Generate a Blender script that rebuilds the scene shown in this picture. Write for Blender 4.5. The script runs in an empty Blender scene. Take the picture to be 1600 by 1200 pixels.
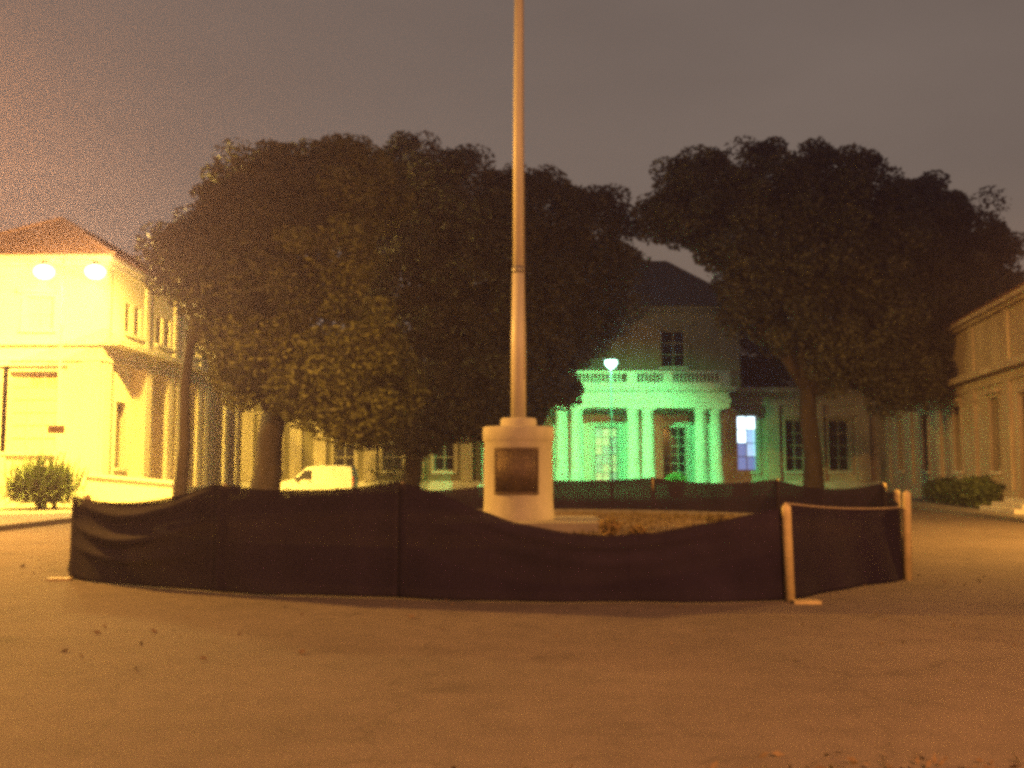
import bpy, math, random
import numpy as np
from mathutils import Vector

random.seed(7)
rng = np.random.default_rng(11)
S = bpy.context.scene
COL = S.collection
R = math.radians

# ------------------------------------------------------------------ camera
cd = bpy.data.cameras.new("camera")
cam = bpy.data.objects.new("camera", cd)
COL.objects.link(cam)
cd.sensor_width = 36.0
cd.lens = 35.0
cd.clip_start = 0.1
cd.clip_end = 2000
cam.location = (0, 0, 1.6)
cam.rotation_euler = (R(90 + 4.92), 0, 0)
S.camera = cam

# ------------------------------------------------------------------ sky (night, clouds lit by the town)
W = bpy.data.worlds.new("World")
S.world = W
W.use_nodes = True
nt = W.node_tree
nt.nodes.clear()
def wn(t, **k):
    n = nt.nodes.new(t)
    for a, b in k.items():
        setattr(n, a, b)
    return n
out = wn("ShaderNodeOutputWorld")
bg = wn("ShaderNodeBackground")
tc = wn("ShaderNodeTexCoord")
sep = wn("ShaderNodeSeparateXYZ")
ramp = wn("ShaderNodeValToRGB")
cr = ramp.color_ramp
cr.elements[0].position = 0.0
cr.elements[0].color = (0.215, 0.150, 0.098, 1)
cr.elements[1].position = 0.75
cr.elements[1].color = (0.105, 0.086, 0.079, 1)
e = cr.elements.new(0.28)
e.color = (0.160, 0.124, 0.101, 1)
cl = wn("ShaderNodeTexNoise")
cl.inputs["Scale"].default_value = 2.2
cl.inputs["Detail"].default_value = 5
cmap = wn("ShaderNodeMapping")
cmap.inputs["Scale"].default_value = (1, 1, 2.6)
clr = wn("ShaderNodeMapRange")
clr.inputs["From Min"].default_value = 0.3
clr.inputs["From Max"].default_value = 0.7
clr.inputs["To Min"].default_value = 0.88
clr.inputs["To Max"].default_value = 1.12
mul = wn("ShaderNodeVectorMath", operation="SCALE")
nt.links.new(tc.outputs["Generated"], sep.inputs[0])
nt.links.new(sep.outputs["Z"], ramp.inputs[0])
nt.links.new(tc.outputs["Generated"], cmap.inputs[0])
nt.links.new(cmap.outputs[0], cl.inputs["Vector"])
nt.links.new(cl.outputs["Fac"], clr.inputs["Value"])
nt.links.new(ramp.outputs[0], mul.inputs[0])
nt.links.new(clr.outputs[0], mul.inputs["Scale"])
nt.links.new(mul.outputs[0], bg.inputs["Color"])
bg.inputs["Strength"].default_value = 1.27
nt.links.new(bg.outputs[0], out.inputs["Surface"])

# ------------------------------------------------------------------ exposure and sampling
S.view_settings.view_transform = "Standard"
S.view_settings.look = "None"
S.view_settings.gamma = 1
S.view_settings.exposure = -0.14
S.view_settings.use_curve_mapping = False
S.render.engine = "CYCLES"
S.cycles.use_denoising = False         # keep the grain of a night exposure
S.cycles.use_adaptive_sampling = False
S.cycles.max_bounces = 5
S.cycles.diffuse_bounces = 3
S.cycles.glossy_bounces = 2
S.cycles.transmission_bounces = 3
S.cycles.volume_bounces = 0
S.cycles.sample_clamp_indirect = 3.0
S.cycles.sample_clamp_direct = 8.0
S.cycles.filter_width = 3.8          # the soft lens of a pocket camera
S.cycles.caustics_reflective = False
S.cycles.caustics_refractive = False

SODIUM = (1.0, 0.63, 0.085)
MERCURY = (0.11, 1.0, 0.28)
def lamp(name, loc, power, color, radius=0.15, spot=None, blend=0.6, aim=None, parent=None):
    ld = bpy.data.lights.new(name, "SPOT" if spot else "POINT")
    ld.energy = power
    ld.color = color
    ld.shadow_soft_size = radius
    if spot:
        ld.spot_size = R(spot)
        ld.spot_blend = blend
    o = bpy.data.objects.new(name, ld)
    COL.objects.link(o)
    o.location = loc
    if aim is not None:
        d = Vector(aim) - Vector(loc)
        o.rotation_euler = d.to_track_quat("-Z", "Y").to_euler()
    return o
# street lamps of the near side of the square, behind and beside the camera
lamp("street_light", (-16.0, 21.0, 9.0), 32000, (1.0, 0.46, 0.07), 0.3, 174, 0.5, (-12.5, 21, 0))
lamp("street_light", (7.0, -5.0, 9.5), 31000, (1.0, 0.40, 0.12), 0.3, 160, 0.7, (4.0, 3, 0))
# lamp on the front of the right hand building, out of frame
lamp("wall_light", (15.4, 21.5, 7.5), 17000, (1.0, 0.48, 0.08), 0.2, 168, 0.7, (13.0, 25.0, 0))

# ------------------------------------------------------------------ materials
def mat(name, col, rough=0.8, var=0.15, scale=3.0, bump=0.0, bscale=20.0, metal=0.0, col2=None,
        emit=None, estr=0.0, spec=0.3, trans=0.0, stretch=None):
    m = bpy.data.materials.new(name)
    m.use_nodes = True
    n = m.node_tree
    b = n.nodes["Principled BSDF"]
    b.inputs["Roughness"].default_value = rough
    b.inputs["Metallic"].default_value = metal
    b.inputs["Specular IOR Level"].default_value = spec
    t = n.nodes.new("ShaderNodeTexCoord")
    vec = t.outputs["Object"]
    if stretch:
        mp = n.nodes.new("ShaderNodeMapping")
        mp.inputs["Scale"].default_value = stretch
        n.links.new(vec, mp.inputs[0])
        vec = mp.outputs[0]
    tx = n.nodes.new("ShaderNodeTexNoise")
    tx.inputs["Scale"].default_value = scale
    tx.inputs["Detail"].default_value = 8
    tx.inputs["Roughness"].default_value = 0.65
    n.links.new(vec, tx.inputs["Vector"])
    rp = n.nodes.new("ShaderNodeValToRGB")
    rp.color_ramp.elements[0].position = 0.32
    rp.color_ramp.elements[1].position = 0.68
    c2 = col2 if col2 else tuple(min(1, c * (1 + var)) for c in col)
    c1 = col if col2 else tuple(c * (1 - var) for c in col)
    rp.color_ramp.elements[0].color = (*c1, 1)
    rp.color_ramp.elements[1].color = (*c2, 1)
    n.links.new(tx.outputs["Fac"], rp.inputs[0])
    n.links.new(rp.outputs[0], b.inputs["Base Color"])
    if bump > 0:
        bx = n.nodes.new("ShaderNodeTexNoise")
        bx.inputs["Scale"].default_value = bscale
        bx.inputs["Detail"].default_value = 6
        n.links.new(vec, bx.inputs["Vector"])
        bp = n.nodes.new("ShaderNodeBump")
        bp.inputs["Strength"].default_value = bump
        bp.inputs["Distance"].default_value = 0.03
        n.links.new(bx.outputs["Fac"], bp.inputs["Height"])
        n.links.new(bp.outputs[0], b.inputs["Normal"])
    if emit:
        b.inputs["Emission Color"].default_value = (*emit, 1)
        b.inputs["Emission Strength"].default_value = estr
    return m

M = {}
def asphalt():
    m = bpy.data.materials.new("asphalt"); m.use_nodes = True
    n = m.node_tree; b = n.nodes["Principled BSDF"]; L = n.links.new
    b.inputs["Roughness"].default_value = 0.86; b.inputs["Specular IOR Level"].default_value = 0.25
    t = n.nodes.new("ShaderNodeTexCoord").outputs["Object"]
    def noise(sc, det=6, ro=0.6):
        q = n.nodes.new("ShaderNodeTexNoise"); q.inputs["Scale"].default_value = sc; q.inputs["Detail"].default_value = det
        q.inputs["Roughness"].default_value = ro; L(t, q.inputs["Vector"]); return q.outputs["Fac"]
    def mr(v, a, b_, c, d):
        q = n.nodes.new("ShaderNodeMapRange"); q.inputs[1].default_value = a; q.inputs[2].default_value = b_
        q.inputs[3].default_value = c; q.inputs[4].default_value = d; L(v, q.inputs[0]); return q.outputs[0]
    def mathn(op, a, b_):
        q = n.nodes.new("ShaderNodeMath"); q.operation = op
        for k, v in enumerate((a, b_)):
            if isinstance(v, float): q.inputs[k].default_value = v
            else: L(v, q.inputs[k])
        return q.outputs[0]
    big = mr(noise(0.35, 4), 0.35, 0.65, 0.86, 1.12)
    mid = mr(noise(2.6, 8, 0.7), 0.3, 0.7, 0.84, 1.14)
    fine = mr(noise(55.0, 3, 0.8), 0.3, 0.7, 0.55, 1.45)
    stain = mr(noise(0.9, 3), 0.60, 0.72, 1.0, 0.72)
    vo = n.nodes.new("ShaderNodeTexVoronoi"); vo.feature = "DISTANCE_TO_EDGE"; vo.inputs["Scale"].default_value = 0.28
    wm = n.nodes.new("ShaderNodeTexNoise"); wm.inputs["Scale"].default_value = 1.6; wm.inputs["Detail"].default_value = 5; L(t, wm.inputs["Vector"])
    wv = n.nodes.new("ShaderNodeVectorMath"); wv.operation = "MULTIPLY_ADD"; L(wm.outputs["Color"], wv.inputs[0]); wv.inputs[1].default_value = (1.1, 1.1, 0); L(t, wv.inputs[2])
    L(wv.outputs[0], vo.inputs["Vector"])
    crack = mr(vo.outputs["Distance"], 0.0, 0.008, 0.8, 1.0)
    f = mathn("MULTIPLY", mathn("MULTIPLY", mathn("MULTIPLY", big, mid), mathn("MULTIPLY", fine, stain)), crack)
    sc = n.nodes.new("ShaderNodeVectorMath"); sc.operation = "SCALE"; sc.inputs[0].default_value = (0.112, 0.090, 0.080); L(f, sc.inputs["Scale"])
    L(sc.outputs[0], b.inputs["Base Color"])
    bp = n.nodes.new("ShaderNodeBump"); bp.inputs["Strength"].default_value = 0.8; bp.inputs["Distance"].default_value = 0.012
    h = mathn("ADD", noise(70.0, 3, 0.8), mathn("MULTIPLY", noise(1.2, 4), 2.0)); L(h, bp.inputs["Height"]); L(bp.outputs[0], b.inputs["Normal"])
    return m
M["asphalt"] = asphalt()
M["paving"] = mat("paving", (0.20, 0.18, 0.15), 0.85, 0.2, 1.4, 0.4, 30)
M["kerb"] = mat("kerb_stone", (0.13, 0.12, 0.11), 0.85, 0.25, 6, 0.4, 30)
M["soil"] = mat("soil", (0.075, 0.05, 0.033), 0.95, scale=2.2, bump=0.9, bscale=14, col2=(0.15, 0.105, 0.06))
M["plaster"] = mat("cream_plaster", (0.50, 0.45, 0.35), 0.85, scale=0.8, bump=0.25, bscale=25, col2=(0.62, 0.56, 0.44), stretch=(1, 1, 0.45))
M["plaster_old"] = mat("weathered_dimmed_plaster", (0.30, 0.255, 0.18), 0.88, scale=0.9, bump=0.3, bscale=25, col2=(0.46, 0.40, 0.29), stretch=(1, 1, 0.35))  # weathered right building; its darker tone also dims the palace wings
M["plaster_dark"] = mat("dimmed_plaster", (0.12, 0.105, 0.068), 0.9, scale=0.9, bump=0.3, bscale=25, col2=(0.20, 0.175, 0.115), stretch=(1, 1, 0.35))  # weak light on upper block and left wing put into the plaster colour
M["stone"] = mat("stone_trim", (0.48, 0.45, 0.38), 0.8, 0.15, 2.0, 0.25, 30)
M["tile"] = mat("clay_tile", (0.085, 0.042, 0.028), 0.85, scale=2.5, bump=0.3, bscale=12, col2=(0.16, 0.08, 0.05))
M["slate"] = mat("dark_roof", (0.035, 0.03, 0.032), 0.8, 0.3, 2.5, 0.3, 12)
M["bark"] = mat("bark", (0.016, 0.013, 0.011), 0.95, scale=4, bump=1.0, bscale=9, col2=(0.036, 0.029, 0.023), stretch=(1, 1, 0.25))
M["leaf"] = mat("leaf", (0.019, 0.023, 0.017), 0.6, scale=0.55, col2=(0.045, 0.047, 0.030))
M["lit_olive_leaf"] = mat("lit_olive_leaf", (0.036, 0.042, 0.014), 0.6, scale=0.55, col2=(0.098, 0.100, 0.032))  # lighter copy of leaf, lamp light on one crown put into its colour
M["hedge_leaf"] = mat("hedge_leaf", (0.035, 0.055, 0.02), 0.6, scale=1.5, col2=(0.075, 0.10, 0.035))
M["bright_leaf"] = mat("bright_leaf", (0.07, 0.15, 0.035), 0.6, scale=1.5, col2=(0.13, 0.22, 0.05))
M["dry_leaf"] = mat("dry_leaf", (0.12, 0.085, 0.03), 0.8, scale=5, col2=(0.26, 0.18, 0.06))
M["grass"] = mat("dry_grass", (0.07, 0.055, 0.022), 0.8, scale=2, col2=(0.15, 0.11, 0.045))
M["cloth"] = mat("shade_cloth", (0.010, 0.007, 0.018), 0.9, scale=1.2, bump=0.35, bscale=60, col2=(0.019, 0.013, 0.032), spec=0.12)
def netting(m, f):
    n = m.node_tree; o = n.nodes["Material Output"]; b = n.nodes["Principled BSDF"]
    t = n.nodes.new("ShaderNodeBsdfTransparent"); x = n.nodes.new("ShaderNodeMixShader"); x.inputs[0].default_value = f
    n.links.new(b.outputs[0], x.inputs[1]); n.links.new(t.outputs[0], x.inputs[2]); n.links.new(x.outputs[0], o.inputs["Surface"])
netting(M["cloth"], 0.15)          # open weave: some light passes between the threads
M["post"] = mat("pale_post", (0.36, 0.29, 0.15), 0.6, 0.2, 6, 0.2, 30)
M["rope"] = mat("rope", (0.26, 0.21, 0.15), 0.9, 0.2, 40)
M["pole"] = mat("painted_pole", (0.40, 0.37, 0.30), 0.45, 0.12, 3, 0.1, 20, stretch=(1, 1, 0.2))
M["pedestal"] = mat("pale_render", (0.28, 0.26, 0.20), 0.8, scale=2.5, bump=0.3, bscale=30, col2=(0.37, 0.34, 0.27), stretch=(1, 1, 0.4))
M["bronze"] = mat("bronze", (0.055, 0.038, 0.028), 0.5, scale=9, bump=0.8, bscale=22, metal=0.4, col2=(0.10, 0.07, 0.045))
M["glass"] = mat("dark_glass", (0.015, 0.014, 0.016), 0.12, 0.3, 2, spec=0.5)
M["wood"] = mat("dark_wood", (0.07, 0.045, 0.03), 0.6, 0.3, 5, 0.2, 20, stretch=(1, 1, 0.2))
M["frame"] = mat("window_frame", (0.30, 0.26, 0.20), 0.6, 0.15, 5)
M["paint"] = mat("van_paint", (0.46, 0.44, 0.40), 0.35, 0.06, 2, spec=0.5)
M["rubber"] = mat("rubber", (0.02, 0.02, 0.02), 0.8, 0.2, 8)
M["black"] = mat("black_plastic", (0.025, 0.024, 0.024), 0.5, 0.2, 8)
M["metal"] = mat("grey_metal", (0.22, 0.21, 0.20), 0.45, 0.15, 5, metal=0.6)
M["chrome"] = mat("rim_metal", (0.5, 0.5, 0.5), 0.3, 0.1, 5, metal=0.9)
M["red"] = mat("red_lens", (0.35, 0.02, 0.015), 0.25, 0.1, 8)
M["lens"] = mat("headlamp_lens", (0.7, 0.7, 0.68), 0.1, 0.05, 8, spec=0.6)
M["rust"] = mat("sign_back", (0.16, 0.09, 0.06), 0.6, 0.3, 8)
M["clay"] = mat("clay_pot", (0.30, 0.16, 0.09), 0.8, 0.2, 5)
M["blind"] = mat("cream_shutter", (0.52, 0.46, 0.34), 0.6, 0.08, 3)
M["sodium_lens"] = mat("sodium_lens", (0.8, 0.7, 0.4), 0.3, emit=(1.0, 0.64, 0.17), estr=1450)
M["mercury_lens"] = mat("mercury_lens", (0.8, 0.85, 0.9), 0.3, emit=(0.42, 1.0, 0.72), estr=170)
M["lit_top"] = mat("lit_pane_bright", (0.6, 0.65, 0.7), 0.4, emit=(0.62, 0.86, 1.0), estr=3.5)
M["lit_mid"] = mat("lit_pane_pale", (0.5, 0.55, 0.65), 0.4, emit=(0.36, 0.62, 1.0), estr=1.3)
M["lit_low"] = mat("lit_pane_blue", (0.3, 0.36, 0.5), 0.4, emit=(0.20, 0.36, 0.95), estr=0.6)
M["lit_warm"] = mat("lit_pane_warm", (0.5, 0.4, 0.3), 0.4, emit=(1.0, 0.66, 0.42), estr=0.36, var=0.4, scale=1.5)
M["lit_pink"] = mat("lit_pane_dim", (0.4, 0.36, 0.34), 0.4, emit=(0.9, 0.70, 0.66), estr=0.20, var=0.4, scale=1.5)

# ------------------------------------------------------------------ object helpers
ORG = {}
def tag(o, label=None, cat=None, group=None, kind=None):
    if label: o["label"] = label
    if cat: o["category"] = cat
    if group: o["group"] = group
    if kind: o["kind"] = kind
    return o
def thing(name, loc, label, cat, group=None):
    o = bpy.data.objects.new(name, None)
    COL.objects.link(o)
    o.location = loc
    o.empty_display_size = 0.3
    ORG[o.name] = Vector(loc)
    return tag(o, label, cat, group)
def link(name, me, parent=None, loc=None, rotz=0.0):
    o = bpy.data.objects.new(name, me)
    COL.objects.link(o)
    if parent is not None:
        o.parent = parent
        ORG[o.name] = ORG[parent.name].copy()
        if loc is not None:
            o.location = Vector(loc) - ORG[parent.name]
            ORG[o.name] = Vector(loc)
    elif loc is not None:
        o.location = loc
        ORG[o.name] = Vector(loc)
    else:
        ORG[o.name] = Vector((0, 0, 0))
    o.rotation_euler = (0, 0, rotz)
    return o

class Frame:
    """a wall plane: s runs along the wall, w is out of it, z is up"""
    def __init__(s, x, y, tx, ty):
        l = math.hypot(tx, ty)
        s.o = (x, y); s.t = (tx / l, ty / l); s.n = (ty / l, -tx / l)
        s.ang = math.atan2(ty, tx)
    def p(s, a, z, w=0.0):
        return (s.o[0] + a * s.t[0] + w * s.n[0], s.o[1] + a * s.t[1] + w * s.n[1], z)

class MB:
    def __init__(s): s.v = []; s.f = []
    def add(s, vs, fs):
        b = len(s.v)
        s.v.extend([tuple(q) for q in vs]); s.f.extend([tuple(i + b for i in f) for f in fs]); return s
    def quad(s, a, b, c, d): return s.add([a, b, c, d], [(0, 1, 2, 3)])
    def box(s, x0, x1, y0, y1, z0, z1):
        return s.add([(x0, y0, z0), (x1, y0, z0), (x1, y1, z0), (x0, y1, z0), (x0, y0, z1), (x1, y0, z1), (x1, y1, z1), (x0, y1, z1)],
                     [(0, 3, 2, 1), (4, 5, 6, 7), (0, 1, 5, 4), (1, 2, 6, 5), (2, 3, 7, 6), (3, 0, 4, 7)])
    def fbox(s, F, a0, a1, z0, z1, w0, w1):
        P = F.p
        return s.add([P(a0, z0, w1), P(a1, z0, w1), P(a1, z0, w0), P(a0, z0, w0), P(a0, z1, w1), P(a1, z1, w1), P(a1, z1, w0), P(a0, z1, w0)],
                     [(0, 3, 2, 1), (4, 5, 6, 7), (0, 1, 5, 4), (1, 2, 6, 5), (2, 3, 7, 6), (3, 0, 4, 7)])
    def tube(s, pts, rad, n=10, cap=True):
        pts = [Vector(p) for p in pts]
        if not hasattr(rad, "__len__"): rad = [rad] * len(pts)
        b = len(s.v)
        up = Vector((0.31, 0.17, 0.93))
        for i, p in enumerate(pts):
            d = (pts[min(i + 1, len(pts) - 1)] - pts[max(i - 1, 0)]).normalized()
            a = d.cross(up)
            if a.length < 0.05: a = d.cross(Vector((1, 0, 0)))
            a.normalize(); c = d.cross(a)
            for k in range(n):
                t = 2 * math.pi * k / n
                s.v.append(tuple(p + (a * math.cos(t) + c * math.sin(t)) * rad[i]))
        for i in range(len(pts) - 1):
            for k in range(n):
                k2 = (k + 1) % n
                s.f.append((b + i * n + k, b + i * n + k2, b + (i + 1) * n + k2, b + (i + 1) * n + k))
        if cap:
            s.f.append(tuple(b + k for k in range(n))[::-1])
            s.f.append(tuple(b + (len(pts) - 1) * n + k for k in range(n)))
        return s
    def lathe(s, c, prof, n=24, a0=0.0, a1=2 * math.pi):
        full = abs(a1 - a0 - 2 * math.pi) < 1e-6
        m = n if full else n + 1
        b = len(s.v)
        for r, z in prof:
            for k in range(m):
                t = a0 + (a1 - a0) * k / n
                s.v.append((c[0] + r * math.cos(t), c[1] + r * math.sin(t), c[2] + z))
        for i in range(len(prof) - 1):
            for k in range(n):
                k2 = (k + 1) % m
                s.f.append((b + i * m + k, b + i * m + k2, b + (i + 1) * m + k2, b + (i + 1) * m + k))
        return s
    def mesh(s, name, m, origin=(0, 0, 0), smooth=False):
        me = bpy.data.meshes.new(name)
        ox, oy, oz = origin
        me.from_pydata([(x - ox, y - oy, z - oz) for x, y, z in s.v], [], s.f)
        me.materials.append(m)
        if smooth: me.polygons.foreach_set("use_smooth", [True] * len(me.polygons))
        me.update()
        return me
    def build(s, name, m, parent=None, smooth=False):
        org = ORG[parent.name] if parent is not None else (0, 0, 0)
        return link(name, s.mesh(name, m, org, smooth), parent)

def leaves(name, m, pts, size, parent=None, aspect=0.55, up=0.0, origin=None):
    """many single leaves as small bent quads spread through a volume"""
    n = len(pts)
    org = np.array(ORG[parent.name] if parent is not None else (0, 0, 0), float)
    a = rng.normal(size=(n, 3)); a[:, 2] *= 0.6
    a /= np.linalg.norm(a, axis=1)[:, None]
    b = rng.normal(size=(n, 3))
    b -= (b * a).sum(1)[:, None] * a
    b /= np.linalg.norm(b, axis=1)[:, None]
    sz = (size[0] + (size[1] - size[0]) * rng.random(n))[:, None]
    a = a * sz; b = b * sz * aspect
    P = pts - org
    V = np.stack([P - a, P - b * 0.8 + a * 0.1, P + a, P + b * 0.8 + a * 0.1], 1).reshape(-1, 3)
    me = bpy.data.meshes.new(name)
    me.vertices.add(4 * n); me.loops.add(4 * n); me.polygons.add(n)
    me.vertices.foreach_set("co", V.astype(np.float32).ravel())
    me.loops.foreach_set("vertex_index", np.arange(4 * n, dtype=np.int32))
    me.polygons.foreach_set("loop_start", np.arange(0, 4 * n, 4, dtype=np.int32))
    me.update(calc_edges=True)
    me.materials.append(m)
    return link(name, me, parent)

# ------------------------------------------------------------------ the ground
g = MB().quad((-400, -200, 0), (400, -200, 0), (400, 600, 0), (-400, 600, 0)).build("ground", M["asphalt"])
tag(g, "dark worn asphalt of the square", kind="structure")

def pavement(name, poly, lab):
    mb = MB(); n = len(poly)
    mb.add([(x, y, 0.145) for x, y in poly], [tuple(range(n))])
    o = mb.build(name, M["paving"]); tag(o, lab, kind="structure"); return o
lp = [(-13.55, -10), (-13.35, 59.0), (-60, 59.0), (-60, -10)]
rp_ = [(60, -10), (60, 61.8), (18.6, 61.8), (17.2, 45), (16.05, 37), (15.45, 30), (15.2, -10)]
PL = pavement("pavement", lp, "raised pavement along the brightly lit building")
PR = pavement("pavement", rp_, "raised pavement with a curving kerb by the right hand building")
stone_me = MB().box(-0.49, 0.49, -0.09, 0.09, -0.05, 0.152).mesh("kerb_stone", M["kerb"])
def kerb(path, parent, step=1.0):
    for (x0, y0), (x1, y1) in zip(path[:-1], path[1:]):
        L = math.hypot(x1 - x0, y1 - y0); n = max(1, round(L / step))
        for i in range(n):
            t = (i + 0.5) / n
            o = link("kerb_stone", stone_me, parent, (x0 + (x1 - x0) * t, y0 + (y1 - y0) * t, random.uniform(-0.006, 0.006)),
                     math.atan2(y1 - y0, x1 - x0) + random.uniform(-0.008, 0.008))
            o.scale = (L / n / 1.0, 1, 1)
kerb([(-13.5, 8), (-13.3, 59)], PL)
kerb([(15.3, 18), (15.4, 30), (16.0, 37), (17.15, 45), (18.55, 61.7)], PR)

# ------------------------------------------------------------------ building helpers
pane_cache = {}
def pane(parent, F, s, z, w, sw, sh, m):
    key = (round(sw, 3), round(sh, 3), m.name)
    if key not in pane_cache:
        pane_cache[key] = MB().box(-sw / 2, sw / 2, -0.008, 0.008, -sh / 2, sh / 2).mesh("pane", m)
    return link("pane", pane_cache[key], parent, F.p(s, z, w), F.ang)
def window(bld, F, s0, s1, z0, z1, nx=2, nz=3, depth=0.22, mats=None, sill=True, fm="frame", bar=0.06, name="window"):
    mb = MB(); d0, d1 = -depth - 0.06, -depth + 0.02
    j = 0.1
    mb.fbox(F, s0, s1, z0, z0 + j, d0, d1); mb.fbox(F, s0, s1, z1 - j, z1, d0, d1)
    mb.fbox(F, s0, s0 + j, z0 + j, z1 - j, d0, d1); mb.fbox(F, s1 - j, s1, z0 + j, z1 - j, d0, d1)
    aw = (s1 - s0 - 2 * j - (nx - 1) * bar) / nx; ah = (z1 - z0 - 2 * j - (nz - 1) * bar) / nz
    for i in range(1, nx):
        a = s0 + j + i * aw + (i - 1) * bar
        mb.fbox(F, a, a + bar, z0 + j, z1 - j, d0 + 0.003, d1 - 0.003)
    for i in range(1, nz):
        a = z0 + j + i * ah + (i - 1) * bar
        mb.fbox(F, s0 + j, s1 - j, a, a + bar, d0 + 0.006, d1 - 0.006)
    wd = mb.build(name, M[fm], bld)
    for iz in range(nz):
        for ix in range(nx):
            m = M["glass"] if mats is None else mats(ix, iz)
            pane(wd, F, s0 + j + ix * (aw + bar) + aw / 2, z0 + j + iz * (ah + bar) + ah / 2, -depth - 0.03, aw + 0.01, ah + 0.01, m)
    if sill:
        MB().fbox(F, s0 - 0.14, s1 + 0.14, z0 - 0.14, z0 - 0.002, -depth + 0.02, 0.13).build("sill", M["stone"], wd)
    return wd
def surround(bld, F, s0, s1, z0, z1, w=0.2, p=0.06, cap=True, m="stone"):
    mb = MB()
    mb.fbox(F, s0 - w, s0 - 0.003, z0, z1, -0.02, p); mb.fbox(F, s1 + 0.003, s1 + w, z0, z1, -0.02, p)
    mb.fbox(F, s0 - w, s1 + w, z1 + 0.003, z1 + w, -0.02, p)
    if cap: mb.fbox(F, s0 - w - 0.12, s1 + w + 0.12, z1 + w + 0.002, z1 + w + 0.14, -0.02, p + 0.16)
    return mb.build("window_surround", M[m], bld)
def wall(mb, F, s0, s1, z0, z1, ops, reveal=0.3):
    ss = sorted({s0, s1, *[o[0] for o in ops], *[o[1] for o in ops]})
    zs = sorted({z0, z1, *[o[2] for o in ops], *[o[3] for o in ops]})
    for a, b in zip(ss[:-1], ss[1:]):
        for c, d in zip(zs[:-1], zs[1:]):
            ms, mz = (a + b) / 2, (c + d) / 2
            if any(o[0] < ms < o[1] and o[2] < mz < o[3] for o in ops): continue
            mb.quad(F.p(a, c), F.p(b, c), F.p(b, d), F.p(a, d))
    for o in ops:
        a, b, c, d = o[:4]; r = -reveal
        mb.quad(F.p(a, c), F.p(a, d), F.p(a, d, r), F.p(a, c, r))
        mb.quad(F.p(b, c, r), F.p(b, d, r), F.p(b, d), F.p(b, c))
        mb.quad(F.p(a, d), F.p(b, d), F.p(b, d, r), F.p(a, d, r))
        mb.quad(F.p(a, c, r), F.p(b, c, r), F.p(b, c), F.p(a, c))
def slope(mb, A, B, C, D, course=0.38, wave=0.26, amp=0.035):
    """one roof slope A-B at the eave, D-C at the ridge, in overlapping courses of rounded tiles"""
    A, B, C, D = map(Vector, (A, B, C, D))
    t = (B - A).normalized()
    H = ((D - A) - t * (D - A).dot(t)); L = H.length; u = H.normalized(); nrm = t.cross(u)
    if nrm.z < 0: nrm = -nrm
    n = max(1, int(L / course))
    sl = (D - A).dot(t); sr = (C - A).dot(t); W0 = (B - A).length
    for k in range(n):
        v0, v1 = k / n, min(1.0, (k + 1.12) / n)
        vm = (k + 0.5) / n
        a = sl * vm; b = W0 + (sr - W0) * vm
        m = max(2, int((b - a) / (wave / 4)))
        base = len(mb.v)
        for i in range(m + 1):
            s_ = a + (b - a) * i / m
            h = amp * abs(math.sin(math.pi * s_ / wave)) + random.uniform(-.004, .004)
            mb.v.append(tuple(A + t * s_ + u * (L * v0) + nrm * (h + 0.05)))
            mb.v.append(tuple(A + t * s_ + u * (L * v1) + nrm * (h + 0.005)))
            mb.v.append(tuple(A + t * s_ + u * (L * v0) + nrm * 0.0))
        for i in range(m):
            q = base + 3 * i
            mb.f.append((q, q + 3, q + 4, q + 1)); mb.f.append((q, q + 2, q + 5, q + 3))
def hip_roof(bld, x0, x1, y0, y1, z0, z1, r0, r1, m="tile"):
    """eave rectangle, ridge from r0 to r1"""
    a, b, c, d = (x0, y0, z0), (x1, y0, z0), (x1, y1, z0), (x0, y1, z0)
    r0 = (*r0, z1); r1 = (*r1, z1)
    core = MB()
    off = lambda p: (p[0], p[1], p[2] - 0.03)
    if abs(r0[0] - r1[0]) < 1e-3:      # ridge along y
        core.add([off(q) for q in (a, b, c, d, r0, r1)], [(0, 1, 4), (1, 2, 5, 4), (2, 3, 5), (3, 0, 4, 5), (3, 2, 1, 0)])
        sl = [(a, b, r0, r0), (b, c, r1, r0), (c, d, r1, r1), (d, a, r0, r1)]
        hips = [(a, r0), (b, r0), (c, r1), (d, r1), (r0, r1)]
    else:
        core.add([off(q) for q in (a, b, c, d, r0, r1)], [(0, 1, 5, 4), (1, 2, 5), (2, 3, 4, 5), (3, 0, 4), (3, 2, 1, 0)])
        sl = [(a, b, r1, r0), (b, c, r1, r1), (c, d, r0, r1), (d, a, r0, r0)]
        hips = [(a, r0), (d, r0), (b, r1), (c, r1), (r0, r1)]
    rf = core.build("roof", M[m], bld)
    tl = MB()
    for q in sl: slope(tl, *q)
    tag(tl.build("roof_tiles", M[m], rf), kind="stuff")
    hp = MB()
    for p, q in hips: hp.tube([(p[0], p[1], p[2] + .05), (q[0], q[1], q[2] + .05)], 0.12, 8)
    hp.build("ridge_cap", M[m], rf)
    return rf

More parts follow.
